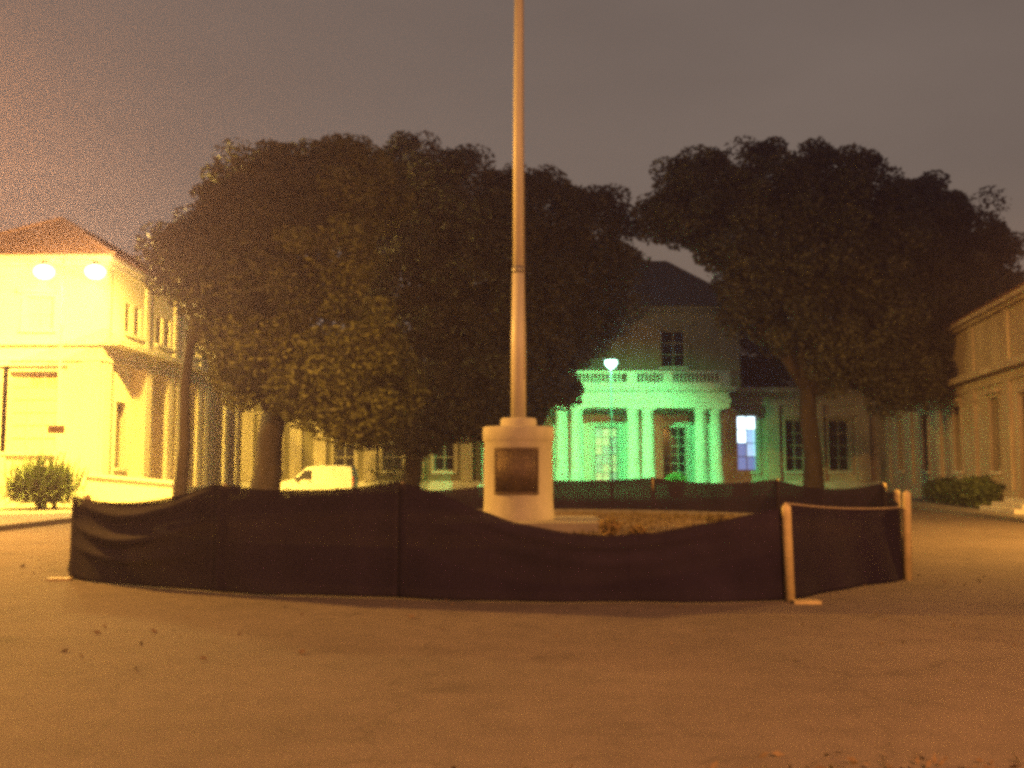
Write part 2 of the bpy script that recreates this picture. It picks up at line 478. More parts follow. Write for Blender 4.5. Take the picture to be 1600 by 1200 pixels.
# ------------------------------------------------------------------ left building, lit by the floodlights
LB = thing("building", (-20.9, 52, 0), "two storey cream building with tiled hip roof, glaring under yellow floodlights", "building")
FL = Frame(-24.4, 42, 1, 0)
SL = Frame(-17.4, 42, 0, 1)
mb = MB()
fo = [(3.1, 5.25, 2.35, 5.75), (3.65, 4.9, 7.55, 8.95), (0.4, 1.9, 2.35, 5.75), (0.5, 1.7, 7.55, 8.95)]
wall(mb, FL, 0, 7, 0, 10.25, fo)
so_up = [(2.35, 3.1, 7.75, 9.1), (3.45, 4.25, 7.75, 9.1), (6.3, 7.15, 7.75, 9.1), (7.5, 8.3, 7.75, 9.1), (10.6, 11.4, 7.75, 9.1), (11.75, 12.6, 7.75, 9.1),
         (15.0, 15.9, 7.75, 9.1)]
so_lo = [(1.7, 2.8, 1.7, 4.6), (4.8, 6.0, 0.75, 5.2), (9.2, 10.5, 0.75, 5.2), (13.9, 15.3, 0.75, 5.2), (17.2, 18.3, 0.75, 5.2)]
wall(mb, SL, 0, 20, 0, 10.25, so_up + so_lo)
mb.quad((-24.4, 42, 0), (-24.4, 62, 0), (-24.4, 62, 10.25), (-24.4, 42, 10.25))
mb.quad((-24.4, 62, 0), (-17.4, 62, 0), (-17.4, 62, 10.25), (-24.4, 62, 10.25))
mb.build("wall", M["plaster"], LB)
for a, b, c, d in fo[:1] + fo[2:3]:
    window(LB, FL, a, b, c, d, 3, 6, mats=lambda ix, iz: M["rust"] if iz == 5 and ix > 0 else M["blind"]); surround(LB, FL, a, b, c, d, 0.22, 0.08)
for a, b, c, d in fo[1:2] + fo[3:]:
    window(LB, FL, a, b, c, d, 2, 2, mats=lambda ix, iz: M["blind"]); surround(LB, FL, a, b, c, d, 0.15, 0.05)
for a, b, c, d in so_up:
    window(LB, SL, a, b, c, d, 1, 2, sill=True, mats=lambda ix, iz: M["blind"] if a not in (2.35, 6.3, 10.6) else M["glass"])
for i, (a, b, c, d) in enumerate(so_lo):
    if i == 0: window(LB, SL, a, b, c, d, 2, 3)
    else: window(LB, SL, a, b, c, d, 2, 4, sill=False, fm="wood", name="door")
def band(bld, name, z0, z1, p, m="stone", pf=None):
    pf = p if pf is None else pf
    MB().box(-24.4, -17.4 + p, 42 - pf, 42 - 0.002, z0, z1).box(-17.398, -17.4 + p, 42.0, 62, z0, z1).build(name, M[m], LB)
band(LB, "plinth", 0.0, 0.72, 0.09)
band(LB, "architrave", 6.20, 6.40, 0.14, pf=0.12)
band(LB, "frieze", 6.402, 6.86, 0.05, "plaster")
band(LB, "ledge", 6.862, 7.08, 0.84, pf=0.26)
band(LB, "cornice", 10.25, 10.45, 0.28)
band(LB, "eave", 10.452, 10.66, 0.46)
for s in (0.0, 4.65, 8.7, 13.0, 16.6, 19.4):
    MB().fbox(SL, s + 0.05, s + 0.55, 7.085, 10.245, -0.01, 0.09).build("pilaster", M["plaster"], LB)
MB().fbox(SL, 0.05, 0.85, 0.725, 6.195, -0.01, 0.11).build("pilaster", M["plaster"], LB)
for s in (3.5, 6.5, 7.7, 11.1, 12.3, 16.2, 18.6):
    MB().fbox(SL, s, s + 0.75, 0.725, 6.195, -0.01, 0.62).build("pier", M["plaster"], LB)
for s in (6.2, 2.35):
    MB().fbox(FL, s, s + 0.78, 0.725, 6.195, -0.01, 0.08).build("pilaster", M["plaster"], LB)
hip_roof(LB, -24.88, -16.92, 41.52, 62.3, 10.662, 13.15, (-20.9, 45.4), (-20.9, 58.4))

# ------------------------------------------------------------------ right building
tx, ty = 22.45 - 16.9, 60 - 29.0
RB = thing("building", (20.5, 45, 0), "two storey ochre building with tall windows and long cornices behind the hedge", "building")
FR = Frame(22.45, 60, -tx, -ty)      # from the far end towards the camera, outwards to the left
LR = math.hypot(tx, ty)
def sr(d): return (60 - d) * LR / ty
ro = []
for d in (55.5, 49.6, 43.6, 38.2): ro.append((sr(d) - 0.6, sr(d) + 0.6, 1.55, 4.35))
rdoor = (sr(34.6) - 0.9, sr(34.6) + 0.9, 0.62, 4.35)
ru = []
for d in (53.0, 47.0): ru.append((sr(d) - 0.5, sr(d) + 0.5, 5.95, 7.05))
mb = MB(); wall(mb, FR, 0, LR, 0, 7.5, ro + [rdoor] + ru)
e0, e1 = FR.p(LR, 0), FR.p(LR, 0, -9)
b0, b1 = FR.p(0, 0), FR.p(0, 0, -9)
for p, q in ((e0, e1), (e1, b1), (b1, b0)):
    mb.quad(p, q, (q[0], q[1], 7.5), (p[0], p[1], 7.5))
mb.build("wall", M["plaster_old"], RB)
for o in ro:
    window(RB, FR, *o, 2, 4); surround(RB, FR, *o, 0.16, 0.05, m="plaster_old")
window(RB, FR, *rdoor, 2, 3, sill=False, fm="wood", name="door")
for o in ru: window(RB, FR, *o, 2, 2)
def rband(name, z0, z1, p, m="plaster_old"):
    MB().fbox(FR, 0, LR, z0, z1, -0.02, p).build(name, M[m], RB)
MB().fbox(FR, 0, rdoor[0] - 0.02, 0, 0.85, -0.02, 0.1).build("plinth", M["plaster_old"], RB)
MB().fbox(FR, rdoor[1] + 0.02, LR, 0, 0.85, -0.02, 0.1).build("plinth", M["plaster_old"], RB)
rband("architrave", 4.85, 5.0, 0.1); rband("cornice", 5.25, 5.5, 0.42)
rband("cornice", 7.502, 7.62, 0.22); rband("eave", 7.622, 7.78, 0.42)
for d in (58.5, 52.6, 46.6, 40.9, 36.4, 32.4):
    MB().fbox(FR, sr(d) - 0.35, sr(d) + 0.35, 0.855, 4.845, -0.01, 0.12).build("pilaster", M["plaster_old"], RB)
    MB().fbox(FR, sr(d) - 0.3, sr(d) + 0.3, 5.505, 7.498, -0.01, 0.07).build("pilaster", M["plaster_old"], RB)
c = [FR.p(-0.2, 7.784, 0.45), FR.p(LR + 0.4, 7.784, 0.45), FR.p(LR + 0.4, 7.784, -9.4), FR.p(-0.2, 7.784, -9.4)]
rr = [FR.p(4.5, 9.0, -4.5), FR.p(LR - 4.5, 9.0, -4.5)]
core = MB().add(c + rr, [(0, 1, 5, 4), (1, 2, 5), (2, 3, 4, 5), (3, 0, 4), (3, 2, 1, 0)])
rroof = core.build("roof", M["tile"], RB)
tl = MB(); slope(tl, c[0], c[1], rr[1], rr[0]); slope(tl, c[1], c[2], rr[1], rr[1]); tag(tl.build("roof_tiles", M["tile"], rroof), kind="stuff")

ST = thing("stone_steps", (*FR.p(rdoor[0] + 0.9, 0)[:2], 0.145), "worn stone steps up to the door of the right hand building", "steps")
for i in range(3):
    MB().fbox(FR, rdoor[0] - 0.5 - 0.3 * i, rdoor[1] + 0.5 + 0.3 * i, 0.145, 0.60 - 0.15 * i - 0.002 * i, 0.105 + 0.34 * i + 0.003, 0.105 + 0.34 * (i + 1)).build("step", M["stone"], ST)

# ------------------------------------------------------------------ central building with the green lit portico
CB = thing("building", (5.5, 66, 0), "low palace with double columned portico washed in green light", "building")
FC = Frame(-17.2, 62, 1, 0)
def X(x): return x + 17.2
lw = [(X(a) - 0.65, X(a) + 0.65, 1.5, 4.85) for a in (-15.0, -10.4, -7.4, -4.2)]
rw_lit = (X(13.98), X(15.28), 1.5, 5.0)
rw = [(X(17.0), X(18.2), 1.5, 4.7), (X(19.7), X(21.0), 1.5, 4.7)]
mw = MB(); mv = MB()
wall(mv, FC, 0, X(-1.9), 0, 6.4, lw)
wall(mw, FC, X(12.95), X(24.4), 0, 6.4, [rw_lit] + rw)
mv.quad((-1.9, 62, 0), (-1.9, 63.2, 0), (-1.9, 63.2, 6.4), (-1.9, 62, 6.4))
mw.quad((12.95, 62, 0), (12.95, 63.2, 0), (12.95, 63.2, 6.4), (12.95, 62, 6.4))
mw.build("wing_wall", M["plaster_old"], CB); mv.build("wing_wall", M["plaster_dark"], CB)  # wings darker than the portico wall to dim them, the left one most
mb = MB()
FP = Frame(-1.9, 63.2, 1, 0)
po = [(0.55, 2.15, 0.8, 4.3), (2.85 + 2.2, 2.85 + 3.9, 0.8, 4.3), (7.15, 8.7, 0.8, 4.3), (11.45, 13.0, 0.8, 4.3)]
po = [(a, b, 0.8, 4.3) for a, b in ((2.2, 3.75), (7.12, 8.62), (11.45, 12.98))]
wall(mb, FP, 0, 14.85, 0.0, 6.4, po)
mb.build("wall", M["plaster"], CB)
for o in lw: window(CB, FC, *o, 2, 4); surround(CB, FC, *o, 0.18, 0.07, m="plaster_old")
for o in rw: window(CB, FC, *o, 2, 4); surround(CB, FC, *o, 0.18, 0.07, m="plaster_old")
window(CB, FC, *rw_lit, 2, 4, mats=lambda ix, iz: M["lit_top"] if iz == 3 or (iz == 2 and ix == 0) else (M["lit_mid"] if iz == 2 or (iz == 1 and ix == 1) else M["lit_low"]))
surround(CB, FC, *rw_lit, 0.18, 0.07, m="plaster_old")
window(CB, FP, *po[0], 2, 5, sill=False, name="door")
window(CB, FP, *po[1], 3, 6, sill=False, name="door", mats=lambda ix, iz: M["lit_warm"] if (ix * 5 + iz * 3) % 4 in (0, 1) else M["lit_pink"])
window(CB, FP, *po[2], 3, 6, sill=False, name="door")
for o in po: surround(CB, FP, *o, 0.2, 0.08, cap=True)
# wing trim
for a, b, a2, b2 in ((0, X(-1.9) - 0.01, 0, X(-2.3)), (X(12.95) + 0.01, X(24.4), X(13.2), X(24.4))):
    MB().fbox(FC, a, b, 0, 0.9, -0.02, 0.1).build("plinth", M["stone"], CB)
    MB().fbox(FC, a2, b2, 5.6, 5.8, -0.02, 0.12).build("architrave", M["plaster_old"], CB)
    MB().fbox(FC, a2, b2, 6.4, 6.7, -0.3, 0.35).build("cornice", M["plaster_old"], CB)
for x in (-16.4, -13.4, -11.9, -8.8, -5.8, -2.8, 16.2, 18.95, 21.8):
    MB().fbox(FC, X(x) - 0.38, X(x) + 0.38, 0.905, 5.595, -0.01, 0.24).build("pilaster", M["plaster_old"], CB)
for a, b in ((-17.2, -4.4), (15.3, 24.4)): MB().box(a, b, 61.9, 72, 6.702, 6.8).build("flat_roof", M["slate"], CB)
# portico
MB().box(-2.0, 13.05, 59.2, 63.19, 0, 0.75).build("podium", M["stone"], CB)
for i in range(4):
    MB().box(1.2, 9.9, 59.2 - 0.34 * (i + 1), 59.199 - 0.34 * i, 0, 0.60 - 0.15 * i).build("step", M["stone"], CB)
prof = [(0.0, 0.75), (0.47, 0.75), (0.47, 0.86), (0.45, 0.90), (0.46, 0.98), (0.42, 1.04)]
prof += [(0.41 - 0.05 * t ** 1.6, 1.04 + 3.95 * t) for t in (0, 0.2, 0.4, 0.6, 0.8, 1.0)]
prof += [(0.39, 5.0), (0.39, 5.04), (0.36, 5.06), (0.37, 5.1), (0.44, 5.2), (0.44, 5.21)]
shaft = MB().lathe((0, 0, 0), prof, 20).mesh("column", M["stone"], smooth=True)
abac = MB().box(-0.45, 0.45, -0.45, 0.45, 5.21, 5.298).mesh("abacus", M["stone"])
for x in (-1.35, -0.45, 2.98, 3.9, 7.3, 8.2, 11.4, 12.3):
    c_ = link("column", shaft, CB, (x, 60.0, 0))
    link("abacus", abac, c_, (x, 60.0, 0))
MB().box(-2.0, 13.05, 59.55, 63.19, 5.3, 5.62).box(-2.06, 13.11, 59.49, 63.19, 5.622, 5.86).build("architrave", M["stone"], CB)
MB().box(-1.98, 13.03, 59.58, 63.19, 5.862, 6.30).build("frieze", M["stone"], CB)
MB().box(-2.3, 13.35, 59.2, 63.19, 6.302, 6.46).box(-2.38, 13.43, 59.1, 63.19, 6.462, 6.56).build("cornice", M["stone"], CB)
bal = MB()
bal.box(-2.0, 13.05, 59.45, 59.75, 6.562, 6.82).box(-2.0, 13.05, 59.42, 59.78, 7.36, 7.52)
for x in (-2.0, 2.3, 6.9, 9.05, 12.45): bal.box(x, x + 0.6, 59.4, 59.8, 6.822, 7.358)
bo = bal.build("balustrade", M["stone"], CB)
bp = [(0.05, 0), (0.05, 0.05), (0.035, 0.08), (0.065, 0.2), (0.035, 0.4), (0.05, 0.47), (0.05, 0.536)]
bme = MB().lathe((0, 0, 0), bp, 8).mesh("baluster", M["stone"], smooth=True)
x = -1.2
while x < 12.4:
    if not any(a - 0.12 < x < a + 0.72 for a in (2.3, 6.9, 9.05, 12.45)):
        link("baluster", bme, bo, (x, 59.6, 6.822))
    x += 0.235
# upper block behind
FB = Frame(-4.4, 66, 1, 0)
bo_ = [(1.4 + 0, 3.1, 8.4, 10.9), (6.9, 8.6, 8.4, 10.9), (14.35, 16.0, 8.4, 10.9)]
mb = MB(); wall(mb, FB, 0, 19.6, 0, 12.2, bo_)
mb.quad((15.2, 66, 0), (15.2, 78, 0), (15.2, 78, 12.2), (15.2, 66, 12.2)).quad((-4.4, 66, 0), (-4.4, 78, 0), (-4.4, 78, 12.2), (-4.4, 66, 12.2))
mb.quad((-4.4, 78, 0), (15.2, 78, 0), (15.2, 78, 12.2), (-4.4, 78, 12.2))
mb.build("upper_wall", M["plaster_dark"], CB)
for o in bo_: window(CB, FB, *o, 2, 3); surround(CB, FB, *o, 0.25, 0.08, m="plaster_dark")
MB().box(-4.75, 15.55, 65.65, 66.0, 12.2, 12.5).box(15.2, 15.55, 66.002, 78.3, 12.2, 12.5).build("eave", M["plaster_dark"], CB)
MB().box(-4.35, 15.25, 65.88, 65.998, 7.3, 7.6).build("string_course", M["plaster_dark"], CB)
MB().box(-2.0, 13.05, 63.195, 65.99, 6.40, 6.56).build("terrace_slab", M["slate"], CB)
hip_roof(CB, -4.85, 15.65, 65.55, 78.4, 12.502, 16.7, (1.2, 72.0), (11.3, 72.0), "slate")

# ------------------------------------------------------------------ floodlights
LPX, LPY = -17.35, 38.0
LP = thing("street_lamp", (LPX, LPY, 0.145), "tall street lamp with two glaring yellow heads on a crossarm before the left building", "street lamp")
MB().tube([(LPX, LPY, 0.12), (LPX, LPY, 1.2), (LPX, LPY, 1.25), (LPX, LPY, 9.75)], [0.085, 0.08, 0.055, 0.04], 12).build("pole", M["metal"], LP, True)
MB().tube([(-18.15, LPY, 9.62), (-17.75, LPY, 9.7), (LPX, LPY, 9.72), (-16.6, LPY, 9.7), (-16.1, LPY, 9.62)], 0.028, 8).build("crossarm", M["metal"], LP, True)
for hx, pw, ax, cone in ((-18.1, 95000, -3.6, 146), (-16.12, 95000, -3.6, 146)):
    hd = MB().lathe((hx, LPY, 9.42), [(0.0, 0.24), (0.09, 0.22), (0.16, 0.12), (0.17, 0.02), (0.14, 0.0)], 20).build("lamp_head", M["metal"], LP, True)
    MB().lathe((hx, LPY, 9.42), [(0.15, 0.06), (0.28, 0.0), (0.36, -0.1), (0.38, -0.2), (0.33, -0.33), (0.2, -0.44), (0.0, -0.48)], 20).build("lamp_glass", M["sodium_lens"], hd, True)
    l = lamp("lamp_light", (hx, LPY, 8.9), pw, SODIUM, 0.12, cone, 0.9, (hx + ax, LPY + 4.2, 2.3))
    l.parent = LP; l.location = Vector(l.location) - ORG[LP.name]
MB().box(-17.68, -17.04, LPY - 0.075, LPY - 0.055, 2.98, 3.28).build("sign_plate", M["rust"], LP)
GX, GY = 5.25, 52.5
GL = thing("street_lamp", (GX, GY, 0), "slim post topped by a blue white lamp before the green portico", "street lamp")
MB().tube([(GX, GY, -0.02), (GX, GY, 0.9), (GX, GY, 0.95), (GX, GY, 6.95)], [0.075, 0.07, 0.045, 0.032], 12).build("pole", M["black"], GL, True)
hd = MB().lathe((GX, GY, 7.0), [(0.0, 0.5), (0.1, 0.49), (0.34, 0.40), (0.36, 0.37), (0.30, 0.36)], 20).build("lamp_head", M["metal"], GL, True)
MB().lathe((GX, GY, 7.0), [(0.05, -0.06), (0.16, 0.0), (0.28, 0.14), (0.32, 0.26), (0.30, 0.355), (0.0, 0.36)], 20).build("lamp_glass", M["mercury_lens"], hd, True)
l = lamp("lamp_light", (GX, GY - 0.02, 6.78), 19000, MERCURY, 0.12, 116, 0.6, (GX + 0.4, GY + 5.0, 2.3))
l.data.shadow_soft_size = 0.1
l.parent = GL; l.location = Vector(l.location) - ORG[GL.name]

# ------------------------------------------------------------------ round garden bed with the flag mast
CX, CY, RX, RY = 0.15, 20.6, 6.9, 6.7
BED = MB()
ring = [[] for _ in range(7)]
for i in range(7):
    for k in range(72):
        t = 2 * math.pi * k / 72; q = i / 6
        z = 0.40 + 0.12 * (1 - q * q) * 0.4 + 0.02 * math.sin(5 * t + 3 * i) + random.uniform(-0.012, 0.012)
        if i == 6: z = 0.45
        BED.v.append((CX + RX * q * math.cos(t), CY + RY * q * math.sin(t), z))
for i in range(6):
    for k in range(72):
        k2 = (k + 1) % 72
        BED.f.append((i * 72 + k, (i + 1) * 72 + k, (i + 1) * 72 + k2, i * 72 + k2))
bed = BED.build("garden_bed", M["soil"], None, True)
tag(bed, "round raised bed of brown earth inside the cloth fence", kind="structure")
rim_me = MB().box(-0.5, 0.5, -0.11, 0.11, 0, 0.53).mesh("rim_stone", M["kerb"])
for k in range(46):
    t = 2 * math.pi * (k + 0.5) / 46
    x, y = CX + (RX + 0.1) * math.cos(t), CY + (RY + 0.1) * math.sin(t)
    o = link("rim_stone", rim_me, bed, (x, y, 0), math.atan2(RY * math.cos(t), -RX * math.sin(t)))
    seg = 2 * math.pi / 46 * math.hypot(RX * math.sin(t), RY * math.cos(t))
    o.scale = (seg * 1.0, 1, 1)
pts = []
while len(pts) < 2600:
    a, b = random.uniform(-1, 1), random.uniform(-1, 1)
    if a * a + b * b < 0.94 and math.hypot(a * RX + CX - .15, b * RY + CY - 20) > 1.9 and random.random() < 0.35 + 0.65 * math.sin(3 * a + 2) * math.cos(4 * b):
        pts.append((CX + a * RX, CY + b * RY))
gm = MB()
for x, y in pts:
    z0 = 0.42
    for j in range(4):
        t = random.uniform(0, 6.28); h = random.uniform(0.04, 0.14); l = random.uniform(0.02, 0.09)
        dx, dy = math.cos(t), math.sin(t)
        gm.add([(x - dy * .012, y + dx * .012, z0), (x + dy * .012, y - dx * .012, z0), (x + dx * l, y + dy * l, z0 + h)], [(0, 1, 2)])
tag(gm.build("grass", M["grass"]), "thin dry grass growing on the round bed", kind="stuff")

PX, PY = 0.13, 20.0
FM = thing("flag_mast", (PX, PY, 0.42), "tall pale flag mast rising from a round pedestal with a dark plaque", "flag mast")
MB().box(PX - 1.62, PX + 1.62, PY - 1.55, PY + 1.55, 0.30, 0.62).build("base_slab", M["paving"], FM)
pp = [(0.715, 0.62), (0.715, 0.72), (0.70, 0.78), (0.69, 1.02), (0.688, 1.08), (0.685, 2.14), (0.70, 2.17), (0.715, 2.2), (0.715, 2.42), (0.70, 2.45), (0.36, 2.47)]
MB().lathe((PX, PY, 0), pp, 56).build("pedestal", M["pedestal"], FM, True)
MB().lathe((PX, PY, 0), [(0.36, 2.47), (0.36, 2.60), (0.33, 2.63), (0.14, 2.64)], 40).build("cap", M["pedestal"], FM, True)
pq = MB()
a0, a1 = R(-90 - 37 - 4), R(-90 + 37 - 4)
pq.lathe((PX, PY, 0), [(0.685, 1.12), (0.712, 1.12), (0.712, 2.03), (0.685, 2.03)], 20, a0, a1)
plq = pq.build("plaque", M["bronze"], FM, True)
fr = MB()
for z in (1.13, 1.98): fr.lathe((PX, PY, 0), [(0.708, z), (0.722, z), (0.722, z + 0.04), (0.708, z + 0.04)], 20, a0, a1)
for a in (a0, a1 - 0.055): fr.lathe((PX, PY, 0), [(0.708, 1.172), (0.722, 1.172), (0.722, 1.978), (0.708, 1.978)], 2, a, a + 0.055)
fr.build("plaque_border", M["bronze"], plq)
MB().tube([(PX, PY, 2.62), (PX, PY, 4.2), (PX, PY, 5.6)], [0.150, 0.147, 0.122], 24).build("lower_pole", M["pole"], FM, True)
MB().tube([(PX, PY, 5.58), (PX, PY, 5.72)], [0.128, 0.122], 24).build("collar", M["metal"], FM, True)
MB().tube([(PX, PY, 5.70), (PX, PY, 9.0), (PX + 0.03, PY, 13.5), (PX + 0.05, PY, 17.0)], [0.110, 0.102, 0.090, 0.07], 20).build("upper_pole", M["pole"], FM, True)
MB().lathe((PX + 0.05, PY, 17.0), [(0.0, 0.22), (0.09, 0.16), (0.11, 0.08), (0.06, 0.0)], 12).build("finial", M["metal"], FM, True)
MB().tube([(PX + 0.125, PY - 0.1, 3.4), (PX + 0.11, PY - 0.09, 9), (PX + 0.1, PY - 0.06, 16.8)], 0.008, 5).build("halyard", M["rope"], FM)

def small_plant(x, y, z, r, h, n, label, m, cat="plant", name="small_plant", group=None):
    t = thing(name, (x, y, z), label, cat, group)
    st = MB()
    for k in range(5):
        a = random.uniform(0, 6.28); st.tube([(x, y, z), (x + r * .4 * math.cos(a), y + r * .4 * math.sin(a), z + h * .7)], 0.012, 5)
    st.build("stem", M["bark"], t)
    v = rng.normal(size=(n, 3)); v /= np.linalg.norm(v, axis=1)[:, None]
    v *= (rng.random(n) ** 0.4)[:, None] * np.array([r, r, h / 2])
    leaves("foliage", m, v + np.array([x, y, z + h * .55]), (0.03, 0.07), t)
    return t
small_plant(1.68, 17.4, 0.43, 0.20, 0.34, 260, "small yellowish plant beside the pedestal slab just above the sagging cloth", M["dry_leaf"])
small_plant(2.15, 17.2, 0.43, 0.16, 0.22, 150, "low dry tuft right of the yellowish plant", M["dry_leaf"])
small_plant(4.4, 21.5, 0.43, 0.3, 0.22, 220, "sprawling dry weed on the open right half of the bed", M["grass"])

# ------------------------------------------------------------------ cloth fence round the bed
posts = [(-6.5, 14.8, 1.24), (-3.93, 13.2, 1.42), (-1.43, 12.58, 1.45), (3.36, 12.36, 1.19), (5.72, 14.75, 1.30), (7.85, 20.6, 1.2), (9.3, 25.1, 1.28), (7.2, 27.3, 1.36),
         (3.95, 28.1, 1.40), (0.5, 28.4, 1.32), (-4.3, 27.6, 1.0), (-7.9, 25.2, 0.92), (-8.75, 20.6, 0.98)]
sag = [0.16, 0.10, 0.55, 0.04, 0.10, 0.1, 0.20, 0.13, 0.05, 0.12, 0.1, 0.1, 0.1]
tops = [(1.20, 1.40), (1.40, 1.44), (1.43, 1.10), (1.18, 1.04), (1.04, 1.15), (1.15, 1.25), (1.25, 1.33), (1.33, 1.37), (1.37, 1.30), (1.30, .97), (.97, .9), (.9, .95), (.95, 1.18)]
FE = thing("cloth_fence", (0.4, 20.5, 0), "dark shade cloth hung from pale posts round the flag mast bed", "fence")
post_me = MB().lathe((0, 0, 0), [(0.0, 0.001), (0.062, 0.001), (0.058, 0.9), (0.055, 0.97), (0.0, 1.0)], 14).mesh("fence_post", M["post"], smooth=True)
foot_me = MB().box(-0.16, 0.16, -0.10, 0.10, 0.0, 0.035).mesh("post_foot", M["post"])
cen = Vector((0.4, 20.5, 0))
N = len(posts)
for i, (x, y, h) in enumerate(posts):
    inw = (cen - Vector((x, y, 0))).normalized()
    outw = -1 if i >= 3 else 2.6            # from the third corner on the posts stand outside the cloth
    p = link("fence_post", post_me, FE, (x + inw.x * 0.07 * outw, y + inw.y * 0.07 * outw, 0))
    p.scale = (1, 1, h)
    p.rotation_euler = (R(random.uniform(-2, 2)), R(random.uniform(-2, 2)), random.uniform(0, 3))
    q = inw * -0.22
    if i in (0, 3): link("post_foot", foot_me, FE, (x + q.x + 0.1, y + q.y, 0.0), random.uniform(-0.3, 0.3))
def cloth(i):
    x0, y0, _ = posts[i]; x1, y1, _ = posts[(i + 1) % N]
    h0, h1 = tops[i]
    L = math.hypot(x1 - x0, y1 - y0)
    nrm = Vector((y1 - y0, -(x1 - x0), 0)).normalized()
    if nrm.dot(Vector((x0, y0, 0)) - cen) < 0: nrm = -nrm
    nu, nv = max(16, int(L / 0.07)), 24
    mb = MB(); top = []
    ph = random.uniform(0, 6)
    for a in range(nu + 1):
        t = a / nu
        if i == 2:      # the deep sag in front of the mast, lowest right of the middle
            key = [(0, 1.43), (0.10, 1.32), (0.21, 1.10), (0.32, 0.93), (0.45, 0.82), (0.54, 0.79), (0.66, 0.83), (0.8, 0.94), (0.93, 1.06), (1, 1.12)]
            for (p0, z0), (p1, z1) in zip(key[:-1], key[1:]):
                if p0 <= t <= p1 + 1e-9: q = (t - p0) / (p1 - p0); q = q * q * (3 - 2 * q) * 0.35 + q * 0.65; zt = z0 + (z1 - z0) * q
        else:
            zt = h0 + (h1 - h0) * t - sag[i] * 4 * t * (1 - t)
        top.append(zt)
        for b in range(nv + 1):
            v = b / nv
            z = 0.012 + (zt - 0.012) * v
            env = math.sin(math.pi * min(1, max(0, t))) ** 0.5
            w = 0.035 * math.sin(9 * t * L / 2.2 + ph + 2 * v) * (1 - v) + 0.03 * math.sin(4 * t * L / 2 + ph)
            w += 0.10 * (1 - v) ** 2 * (0.5 + 0.5 * math.sin(3.1 * t * L / 2 + 1.3 * ph))
            if i == 0:  # slack panel, swags hang between the two posts
                for (zz, dep, dp) in ((0.98, 0.5, 0.11), (0.70, 0.45, 0.13), (0.46, 0.38, 0.10)):
                    lv = zz * (h0 + (h1 - h0) * t) - dep * 4 * t * (1 - t) * 0.62
                    w += dp * env * math.exp(-((z - lv) / 0.055) ** 2)
                w += 0.10 * env * (1 - abs(2 * v - 1))
            elif i == 2:
                lv = zt - 0.12
                w += 0.03 * env * math.exp(-((z - lv) / 0.05) ** 2) + 0.025 * env * math.exp(-((z - lv + 0.2) / 0.07) ** 2)
            bow = 0.0
            if i in (2, 9): bow = 0.30 * math.sin(math.pi * t)
            mb.v.append((x0 + (x1 - x0) * t + nrm.x * (w * env + bow), y0 + (y1 - y0) * t + nrm.y * (w * env + bow), z))
    for a in range(nu):
        for b in range(nv):
            q = a * (nv + 1) + b
            mb.f.append((q, q + nv + 1, q + nv + 2, q + 1))
    o = mb.build("cloth_panel", M["cloth"], FE, True)
    s = o.modifiers.new("thickness", "SOLIDIFY"); s.thickness = 0.006
    rope = [mb.v[a * (nv + 1) + nv] for a in range(0, nu + 1, max(1, nu // 24))]
    rp = MB().tube([(p[0], p[1], p[2] + 0.008) for p in rope], 0.011 if i == 3 else 0.007, 6).build("rope", M["rope"] if i in (3,) else M["cloth"], FE, True)
for i in range(N): cloth(i)

# ------------------------------------------------------------------ trees
def limb_path(a, b, bend=0.6, n=6):
    a, b = Vector(a), Vector(b); out = []
    side = Vector((random.uniform(-1, 1), random.uniform(-1, 1), 0)) * bend
    for k in range(n + 1):
        t = k / n
        p = a.lerp(b, t); p += side * math.sin(math.pi * t) * 0.5; p.z += 0.8 * bend * math.sin(math.pi * t) * 0.6
        out.append(p)
    return out
def tree(base, trunk_r, fork_z, lean, lobes, label, dens=1.0, group="dark leafy trees round the square", leafsz=(0.07, 0.17), leaf="leaf"):
    x, y = base
    t = thing("tree", (x, y, 0), label, "tree", group)
    fx, fy = x + lean[0], y + lean[1]
    path = [(x, y, -0.05), (x + lean[0] * .05, y, 0.35), (x + lean[0] * .3 + 0.08, y + lean[1] * .3, fork_z * .4), (x + lean[0] * .7 - 0.05, y + lean[1] * .7, fork_z * .75), (fx, fy, fork_z)]
    MB().tube(path, [trunk_r * 1.7, trunk_r * 1.2, trunk_r, trunk_r * .92, trunk_r * .85], 14).build("trunk", M["bark"], t, True)
    P = []
    for (lx, ly, lz, rx, ry, rz) in lobes:
        pth = limb_path((fx, fy, fork_z - 0.2), (lx, ly, lz), 0.5)
        n = len(pth); MB().tube(pth, [trunk_r * (.62 - .5 * k / (n - 1)) for k in range(n)], 9).build("limb", M["bark"], t, True)
        area = (rx * ry + ry * rz + rx * rz) / 3
        nc = int(11 * area * 0.55 + 10)
        v = rng.normal(size=(nc, 3)); v /= np.linalg.norm(v, axis=1)[:, None]
        rad = 0.60 + 0.42 * rng.random(nc) ** 0.6
        C = v * rad[:, None] * np.array([rx, ry, rz]) + np.array([lx, ly, lz])
        for c in C:
            m = int(rng.integers(190, 350) * dens)
            r = rng.uniform(0.5, 1.0)
            q = rng.normal(size=(m, 3)); q *= np.minimum(1, 1.55 / np.linalg.norm(q, axis=1))[:, None]; q = q * np.array([r, r, r * 0.75]) * 0.6
            P.append(q + c)
        # inner leaves
        m = int(460 * area)
        q = rng.normal(size=(m, 3)); q /= np.linalg.norm(q, axis=1)[:, None]
        q *= (rng.random(m) ** 0.45)[:, None] * 0.85
        P.append(q * np.array([rx, ry, rz]) + np.array([lx, ly, lz]))
    P = np.concatenate(P)
    P = P[P[:, 2] > 2.0]
    leaves("crown", M[leaf], P, leafsz, t, 0.5)
    return t
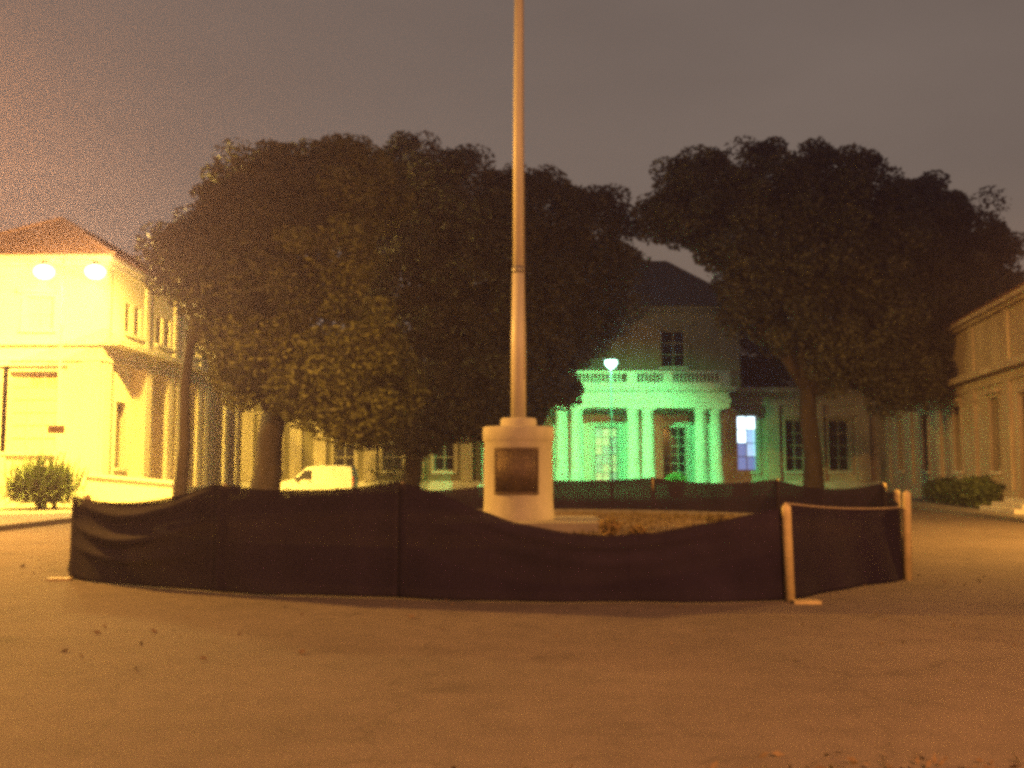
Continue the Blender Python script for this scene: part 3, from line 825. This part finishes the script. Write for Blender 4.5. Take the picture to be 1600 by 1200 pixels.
tree((-11.3, 34.0), 0.19, 6.0, (0.1, 0.3), [(-11.08, 34.43, 9.13, 1.63, 1.7, 1.56), (-9.51, 34.43, 10.33, 1.85, 1.77, 1.7), (-8.95, 33.73, 8.13, 1.77, 1.56, 1.85), (-10.15, 34.08, 8.2, 1.56, 1.56, 1.28), (-8.09, 34.08, 10.83, 1.56, 1.63, 1.56)],
     "slim dark trunked tree leaning over the fence end nearest the yellow lamps")
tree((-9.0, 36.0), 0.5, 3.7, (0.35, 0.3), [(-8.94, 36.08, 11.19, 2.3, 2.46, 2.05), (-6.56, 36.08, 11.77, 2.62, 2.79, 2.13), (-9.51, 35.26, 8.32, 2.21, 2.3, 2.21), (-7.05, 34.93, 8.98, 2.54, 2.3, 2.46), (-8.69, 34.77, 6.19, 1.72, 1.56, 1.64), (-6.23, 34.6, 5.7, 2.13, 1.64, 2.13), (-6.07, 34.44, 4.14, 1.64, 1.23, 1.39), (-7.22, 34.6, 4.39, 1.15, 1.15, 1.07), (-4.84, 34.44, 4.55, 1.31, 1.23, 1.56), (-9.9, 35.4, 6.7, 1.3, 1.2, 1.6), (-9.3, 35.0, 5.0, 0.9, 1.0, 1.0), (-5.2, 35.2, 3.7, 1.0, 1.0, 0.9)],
     "thick trunked tree whose low leaves glow ochre from the yellow lamps", leaf="lit_olive_leaf")
tree((-4.75, 45.0), 0.42, 3.6, (0.6, 0.2), [(-4.8, 45, 13.9, 3.0, 3.2, 2.6), (-2.0, 45, 13.7, 2.7, 3.0, 2.5), (-4.9, 44, 10.4, 3.1, 2.8, 3.0), (-1.8, 44.5, 10.2, 2.8, 2.8, 3.0), (-4.4, 43.6, 6.8, 2.7, 2.1, 2.8), (-1.7, 44, 6.6, 2.4, 2.0, 2.6), (-3.2, 43.4, 4.3, 2.2, 1.5, 1.5), (-5.6, 43, 4.2, 1.8, 1.4, 1.6), (-4.4, 43.2, 3.4, 1.5, 1.2, 1.1), (-1.6, 43.8, 4.4, 1.3, 1.3, 1.3)],
     "broad dark tree just left of the flag mast")
tree((0.35, 46.5), 0.36, 3.8, (0.8, 0.2), [(1.2, 46.5, 13.2, 2.7, 3, 2.4), (3.8, 47, 12.2, 2.4, 2.8, 2.8), (1.0, 46, 10.4, 2.6, 2.6, 2.6), (4.1, 47, 9.6, 2.3, 2.4, 2.3), (1.0, 46, 7.6, 2.3, 2.0, 2.2), (2.0, 46, 7.4, 1.4, 1.5, 1.2), (0.2, 46, 5.2, 1.8, 1.5, 1.6), (2.2, 45.6, 5.5, .8, .9, .6), (-0.4, 45.8, 3.9, 1.0, 1.0, 0.9)],
     "dark tree behind the flag mast with its leaves hanging before the portico")
tree((13.25, 44.0), 0.4, 5.2, (-0.1, 0.2), [(8.8, 44.5, 13.8, 2.5, 2.8, 1.9), (11.6, 44, 13.9, 2.8, 3, 2.1), (14.6, 44, 13.7, 2.9, 3, 2.3), (10.9, 44, 11.9, 2.4, 2.6, 2.0), (13.4, 43.5, 10.8, 2.9, 2.6, 2.6), (16.2, 44, 11.0, 2.7, 2.6, 2.8), (12.6, 43.6, 8.3, 1.8, 2.0, 1.7), (15.4, 43.6, 7.9, 2.5, 2.0, 2.3), (7.3, 44.5, 13.2, 1.4, 1.6, 1.2), (14.6, 43.4, 6.3, 1.6, 1.5, 1.3), (11.0, 44, 9.9, 1.7, 1.8, 1.4), (10.5, 44.2, 8.8, 1.4, 1.4, 1.2), (17.4, 43.8, 5.2, 1.4, 1.2, 1.0), (16.4, 43.8, 6.2, 1.5, 1.5, 1.2), (18.6, 46, 13.0, 2.6, 2.8, 2.2), (21.2, 46, 12.0, 2.0, 2.6, 2.3), (19.2, 45.5, 10.4, 2.8, 2.6, 2.9), (21.6, 45.6, 9.8, 1.9, 2.2, 2.1), (18.2, 45.2, 7.8, 2.4, 2.0, 2.2), (20.2, 45.4, 7.9, 1.9, 1.8, 1.8), (17.6, 45, 6.0, 1.7, 1.5, 1.3), (19.2, 45.4, 6.0, 1.2, 1.3, 1.0), (21.6, 48, 7.6, 1.6, 2.0, 1.6), (23.2, 51, 9.2, 2.2, 2.6, 2.4)],
     "spreading tree with a bare trunk right of the lit window")
tree((18.2, 72.0), 0.35, 4.0, (0.2, 0.0), [(17.6, 72, 9.0, 2.6, 2.6, 3.4), (20.2, 72, 8.4, 3.0, 3.0, 3.2), (23.5, 73, 9.0, 2.8, 3.0, 3.2), (27.5, 72, 8.0, 2.8, 3.0, 3.0)],
     "dim tree showing over the flat roofed wing beyond the lit window", group="dark trees behind the palace")

def hedge(name, path, w, label, cat, hf, m="hedge_leaf", per=900):
    t = thing(name, (path[0][0], path[0][1], 0.14), label, cat)
    P = []; core = MB()
    for (x0, y0), (x1, y1) in zip(path[:-1], path[1:]):
        L = math.hypot(x1 - x0, y1 - y0); n = int(per * L)
        a = rng.random(n); b = rng.uniform(-1, 1, n)
        h = np.array([hf(x0 + (x1 - x0) * q, y0 + (y1 - y0) * q) for q in a])
        zz = rng.random(n) ** 0.6 * h * np.sqrt(np.clip(1 - 0.75 * b ** 4, 0.1, 1))
        nx, ny = -(y1 - y0) / L, (x1 - x0) / L
        P.append(np.stack([x0 + (x1 - x0) * a + nx * b * w / 2 + rng.normal(size=n) * .05, y0 + (y1 - y0) * a + ny * b * w / 2 + rng.normal(size=n) * .05, 0.16 + zz + rng.normal(size=n) * .04], 1))
        for k in range(int(L / 0.5) + 1):
            q = k * 0.5 / L; hh = hf(x0 + (x1 - x0) * q, y0 + (y1 - y0) * q)
            core.tube([(x0 + (x1 - x0) * q, y0 + (y1 - y0) * q, 0.1), (x0 + (x1 - x0) * q + random.uniform(-.1, .1), y0 + (y1 - y0) * q, 0.1 + hh * .7)], [0.04, 0.015], 6)
    tag(core.build("stem", M["bark"], t), kind="stuff")
    leaves("foliage", M[m], np.concatenate(P), (0.05, 0.11), t)
    return t
hedge("hedge", [(18.1, 37.2), (18.75, 41.0), (19.6, 46.0)], 1.5, "dark clipped hedge under the windows of the right hand building", "hedge",
      lambda x, y: 1.05 + 0.15 * math.sin(1.3 * y) - 0.04 * max(0, y - 42))

# spiky bush on the left pavement
BU = thing("spiky_bush", (-17.55, 37.4, 0.145), "spiky round bush standing on the pavement before the floodlit wall", "bush")
bl = MB()
for k in range(1700):
    a = random.uniform(0, 6.283); el = random.uniform(0.0, 1.45); L = random.uniform(0.95, 1.75) * (0.85 + 0.25 * math.sin(el))
    c0 = Vector((-17.55 + random.gauss(0, .45), 37.4 + random.gauss(0, .4), 0.35 + random.random() * 0.5))
    d = Vector((math.cos(a) * math.cos(el), math.sin(a) * math.cos(el), math.sin(el)))
    s = d.cross(Vector((0, 0, 1))); s = s.normalized() if s.length > .01 else Vector((1, 0, 0))
    w = random.uniform(.02, .045)
    m1 = c0 + d * L * .55; e_ = c0 + d * L + Vector((0, 0, -0.28 * L * (1.2 - math.sin(el))))
    e_.z = max(0.2, e_.z)
    bl.add([c0 - s * w * .5, c0 + s * w * .5, m1 + s * w, m1 - s * w, e_], [(0, 1, 2, 3), (3, 2, 4)])
bl.build("foliage", M["hedge_leaf"], BU)
MB().tube([(-17.55, 37.4, 0.12), (-17.53, 37.4, 0.5), (-17.58, 37.42, 0.95)], [0.16, 0.2, 0.12], 10).build("stem", M["bark"], BU, True)

PS = thing("potted_shrub", (9.35, 57.0, 0.0), "rounded bright green shrub in a clay tub before the dark portico door", "shrub")
MB().lathe((9.35, 57.0, 0), [(0.0, 0.0), (0.34, 0.0), (0.46, 0.62), (0.5, 0.64), (0.5, 0.72), (0.44, 0.72), (0.42, 0.6), (0, 0.6)], 18).build("tub", M["clay"], PS, True)
v = rng.normal(size=(1500, 3)); v /= np.linalg.norm(v, axis=1)[:, None]
v *= (rng.random(1500) ** .3)[:, None] * np.array([0.62, 0.62, 0.42]); leaves("foliage", M["bright_leaf"], v + np.array([9.35, 57.0, 1.0]), (0.04, 0.08), PS)
small_plant(-6.0, 50.5, 0.0, 1.5, 2.6, 4200, "dark rounded shrub behind the parked van under the broad tree", M["leaf"], "shrub", "shrub")
small_plant(-5.4, 57.5, 0.0, 0.75, 2.1, 1500, "upright shrub catching green light left of the portico", M["bright_leaf"], "shrub", "shrub")

# ------------------------------------------------------------------ low wall and sign in front of the left building
LW = thing("low_wall", (-15.4, 40.6, 0.145), "low pale garden wall with a sloping coping beside the floodlit corner", "wall")
MB().add([(-17.25, 40.5, .1), (-13.75, 40.5, .1), (-13.75, 40.75, .1), (-17.25, 40.75, .1), (-17.25, 40.5, 1.34), (-13.75, 40.5, 1.02), (-13.75, 40.75, 1.02), (-17.25, 40.75, 1.34)],
         [(0, 3, 2, 1), (4, 5, 6, 7), (0, 1, 5, 4), (1, 2, 6, 5), (2, 3, 7, 6), (3, 0, 4, 7)]).build("wall", M["plaster"], LW)
MB().add([(-17.3, 40.44, 1.343), (-13.7, 40.44, 1.023), (-13.7, 40.81, 1.023), (-17.3, 40.81, 1.343), (-17.3, 40.44, 1.46), (-13.7, 40.44, 1.14), (-13.7, 40.81, 1.14), (-17.3, 40.81, 1.46)],
         [(0, 3, 2, 1), (4, 5, 6, 7), (0, 1, 5, 4), (1, 2, 6, 5), (2, 3, 7, 6), (3, 0, 4, 7)]).build("coping", M["stone"], LW)

# ------------------------------------------------------------------ van
VX, VY = -10.05, 51.2
VN = thing("van", (VX, VY, 0), "white delivery van parked side on under the ochre tree", "van")
prof = [(-2.02, .32), (-2.06, .55), (-2.02, .78), (-1.9, .92), (-1.35, 1.06), (-0.98, 1.12), (-0.42, 1.66), (-0.2, 1.76), (0.4, 1.81), (1.5, 1.80), (1.9, 1.76), (1.99, 1.6), (2.04, .95), (2.05, .5), (2.0, .32)]
def halfw(z): return 0.86 if z < 1.0 else 0.86 - 0.16 * min(1, (z - 1.0) / .8) ** 1.3
vb = MB(); n = len(prof)
for sgn in (-1, 1):
    for ins in (1.0, 0.93):
        for (px, pz) in prof:
            cxp, czp = 0.0, 1.0
            k = 1.0 if ins < 1 else 0.975
            vb.v.append((VX + cxp + (px - cxp) * (0.975 if ins == 1.0 else 1.0), VY + sgn * halfw(pz) * ins, czp + (pz - czp) * (0.965 if ins == 1.0 else 1.0)))
A = 0; B_ = n; C_ = 2 * n; D_ = 3 * n
vb.f.append(tuple(range(A, A + n))); vb.f.append(tuple(range(C_, C_ + n))[::-1])
for k in range(n):
    k2 = (k + 1) % n
    vb.f.append((A + k, A + k2, B_ + k2, B_ + k)); vb.f.append((B_ + k, B_ + k2, D_ + k2, D_ + k)); vb.f.append((D_ + k, D_ + k2, C_ + k2, C_ + k))
vb.build("body", M["paint"], VN)
for sgn in (-1, 1):
    def side(x, z, o=0.006): return (VX + x, VY + sgn * (halfw(z) + o), z)
    w = [(-0.82, 1.10), (-0.05, 1.10), (-0.05, 1.58), (-0.42, 1.56)]
    MB().add([side(*p) for p in w] + [side(p[0], p[1], -0.02) for p in w], [(0, 1, 2, 3), (0, 1, 5, 4), (1, 2, 6, 5), (2, 3, 7, 6), (3, 0, 4, 7)]).build("side_window", M["glass"], VN)
    dr = MB()
    for (x0, x1, z0, z1) in ((-1.0, -0.985, .42, 1.06), (0.02, 0.035, .42, 1.7), (-1.0, 0.035, .41, .425), (1.05, 1.065, .42, 1.7)):
        dr.add([side(x0, z0, .004), side(x1, z0, .004), side(x1, z1, .004), side(x0, z1, .004)], [(0, 1, 2, 3)])
    d = dr.build("door", M["black"], VN)
    MB().box(VX - 0.2, VX - 0.04, VY + sgn * .875 - .02, VY + sgn * .875 + .02, .98, 1.02).build("handle", M["black"], d)
    MB().box(VX - 0.86, VX - 0.72, VY + sgn * .97 - .09, VY + sgn * .97 + .09, 1.06, 1.22).build("mirror", M["black"], VN)
    MB().box(VX - 1.0, VX + 2.0, VY + sgn * .875 - .014, VY + sgn * .875 + .014, .52, .60).build("rub_strip", M["black"], VN)
    for wx in (-1.28, 1.32):
        wh = MB(); cy = VY + sgn * .74
        rot = lambda p: (VX + wx + p[0], cy + p[2] * sgn, .31 + p[1])
        tm = MB().lathe((0, 0, 0), [(.20, -.09), (.29, -.1), (.31, -.06), (.31, .06), (.29, .13), (.20, .13)], 22); tm.v = [rot(p) for p in tm.v]
        wo = tm.build("wheel", M["rubber"], VN, True)
        rm = MB().lathe((0, 0, 0), [(.20, .125), (.17, .10), (.06, .13), (0, .135)], 22); rm.v = [rot(p) for p in rm.v]; rm.build("rim", M["chrome"], wo, True)
        am = MB().lathe((0, 0, 0), [(.33, -.05), (.37, -.05), (.37, .135), (.33, .135)], 16, 0, math.pi); am.v = [rot(p) for p in am.v]; am.build("wheel_arch", M["black"], VN)
    MB().box(VX - 2.03, VX - 1.86, VY + sgn * .66 - .14, VY + sgn * .66 + .14, .68, .86).build("headlight", M["lens"], VN)
    MB().box(VX + 2.0, VX + 2.06, VY + sgn * .76 - .07, VY + sgn * .76 + .07, .85, 1.25).build("tail_light", M["red"], VN)
MB().add([(VX - 0.975, VY - .72, 1.15), (VX - 0.975, VY + .72, 1.15), (VX - 0.455, VY + .62, 1.655), (VX - 0.455, VY - .62, 1.655)], [(0, 1, 2, 3)]).build("windscreen", M["glass"], VN)
MB().box(VX - 2.12, VX - 1.98, VY - .8, VY + .8, .30, .54).build("front_bumper", M["black"], VN)
MB().box(VX + 1.99, VX + 2.12, VY - .8, VY + .8, .30, .54).build("rear_bumper", M["black"], VN)

# small dark leaf quads in clusters on the asphalt
lf = []
for cx, cy, n_, sp in ((1.75, 5.5, 40, .3), (1.15, 5.2, 40, .22), (2.35, 5.35, 40, .3), (-0.05, 5.3, 18, .25), (-4, 9, 14, 1.5), (3, 9.5, 16, 2.0), (-9, 16, 40, 2.5), (8, 15, 40, 3.0), (-1, 11, 30, 2.5)):
    for _ in range(n_): lf.append((random.gauss(cx, sp), random.gauss(cy, sp * .45), 0.012 + random.random() * .012))
lv = leaves("leaf_scatter", M["soil"], np.array(lf), (0.02, 0.045)); tag(lv, "scattered small dark leaf shapes on the asphalt", kind="stuff")

# ------------------------------------------------------------------ haze added for lamp halos and lifted darks
hz = MB().box(-70, 70, -25, 95, -1.0, 19.5)
hm = bpy.data.materials.new("haze"); hm.use_nodes = True
hn = hm.node_tree; hn.nodes.clear()
ho = hn.nodes.new("ShaderNodeOutputMaterial"); pv = hn.nodes.new("ShaderNodeVolumePrincipled")
pv.inputs["Color"].default_value = (0.66, 0.52, 1.0, 1)  # violet tint gives the dark tones a purple lift
pv.inputs["Density"].default_value = 0.0021
pv.inputs["Anisotropy"].default_value = 0.72
hn.links.new(pv.outputs[0], ho.inputs["Volume"])
tag(hz.build("haze", hm), "thin violet haze added for lamp halos and lifted darks", kind="stuff")
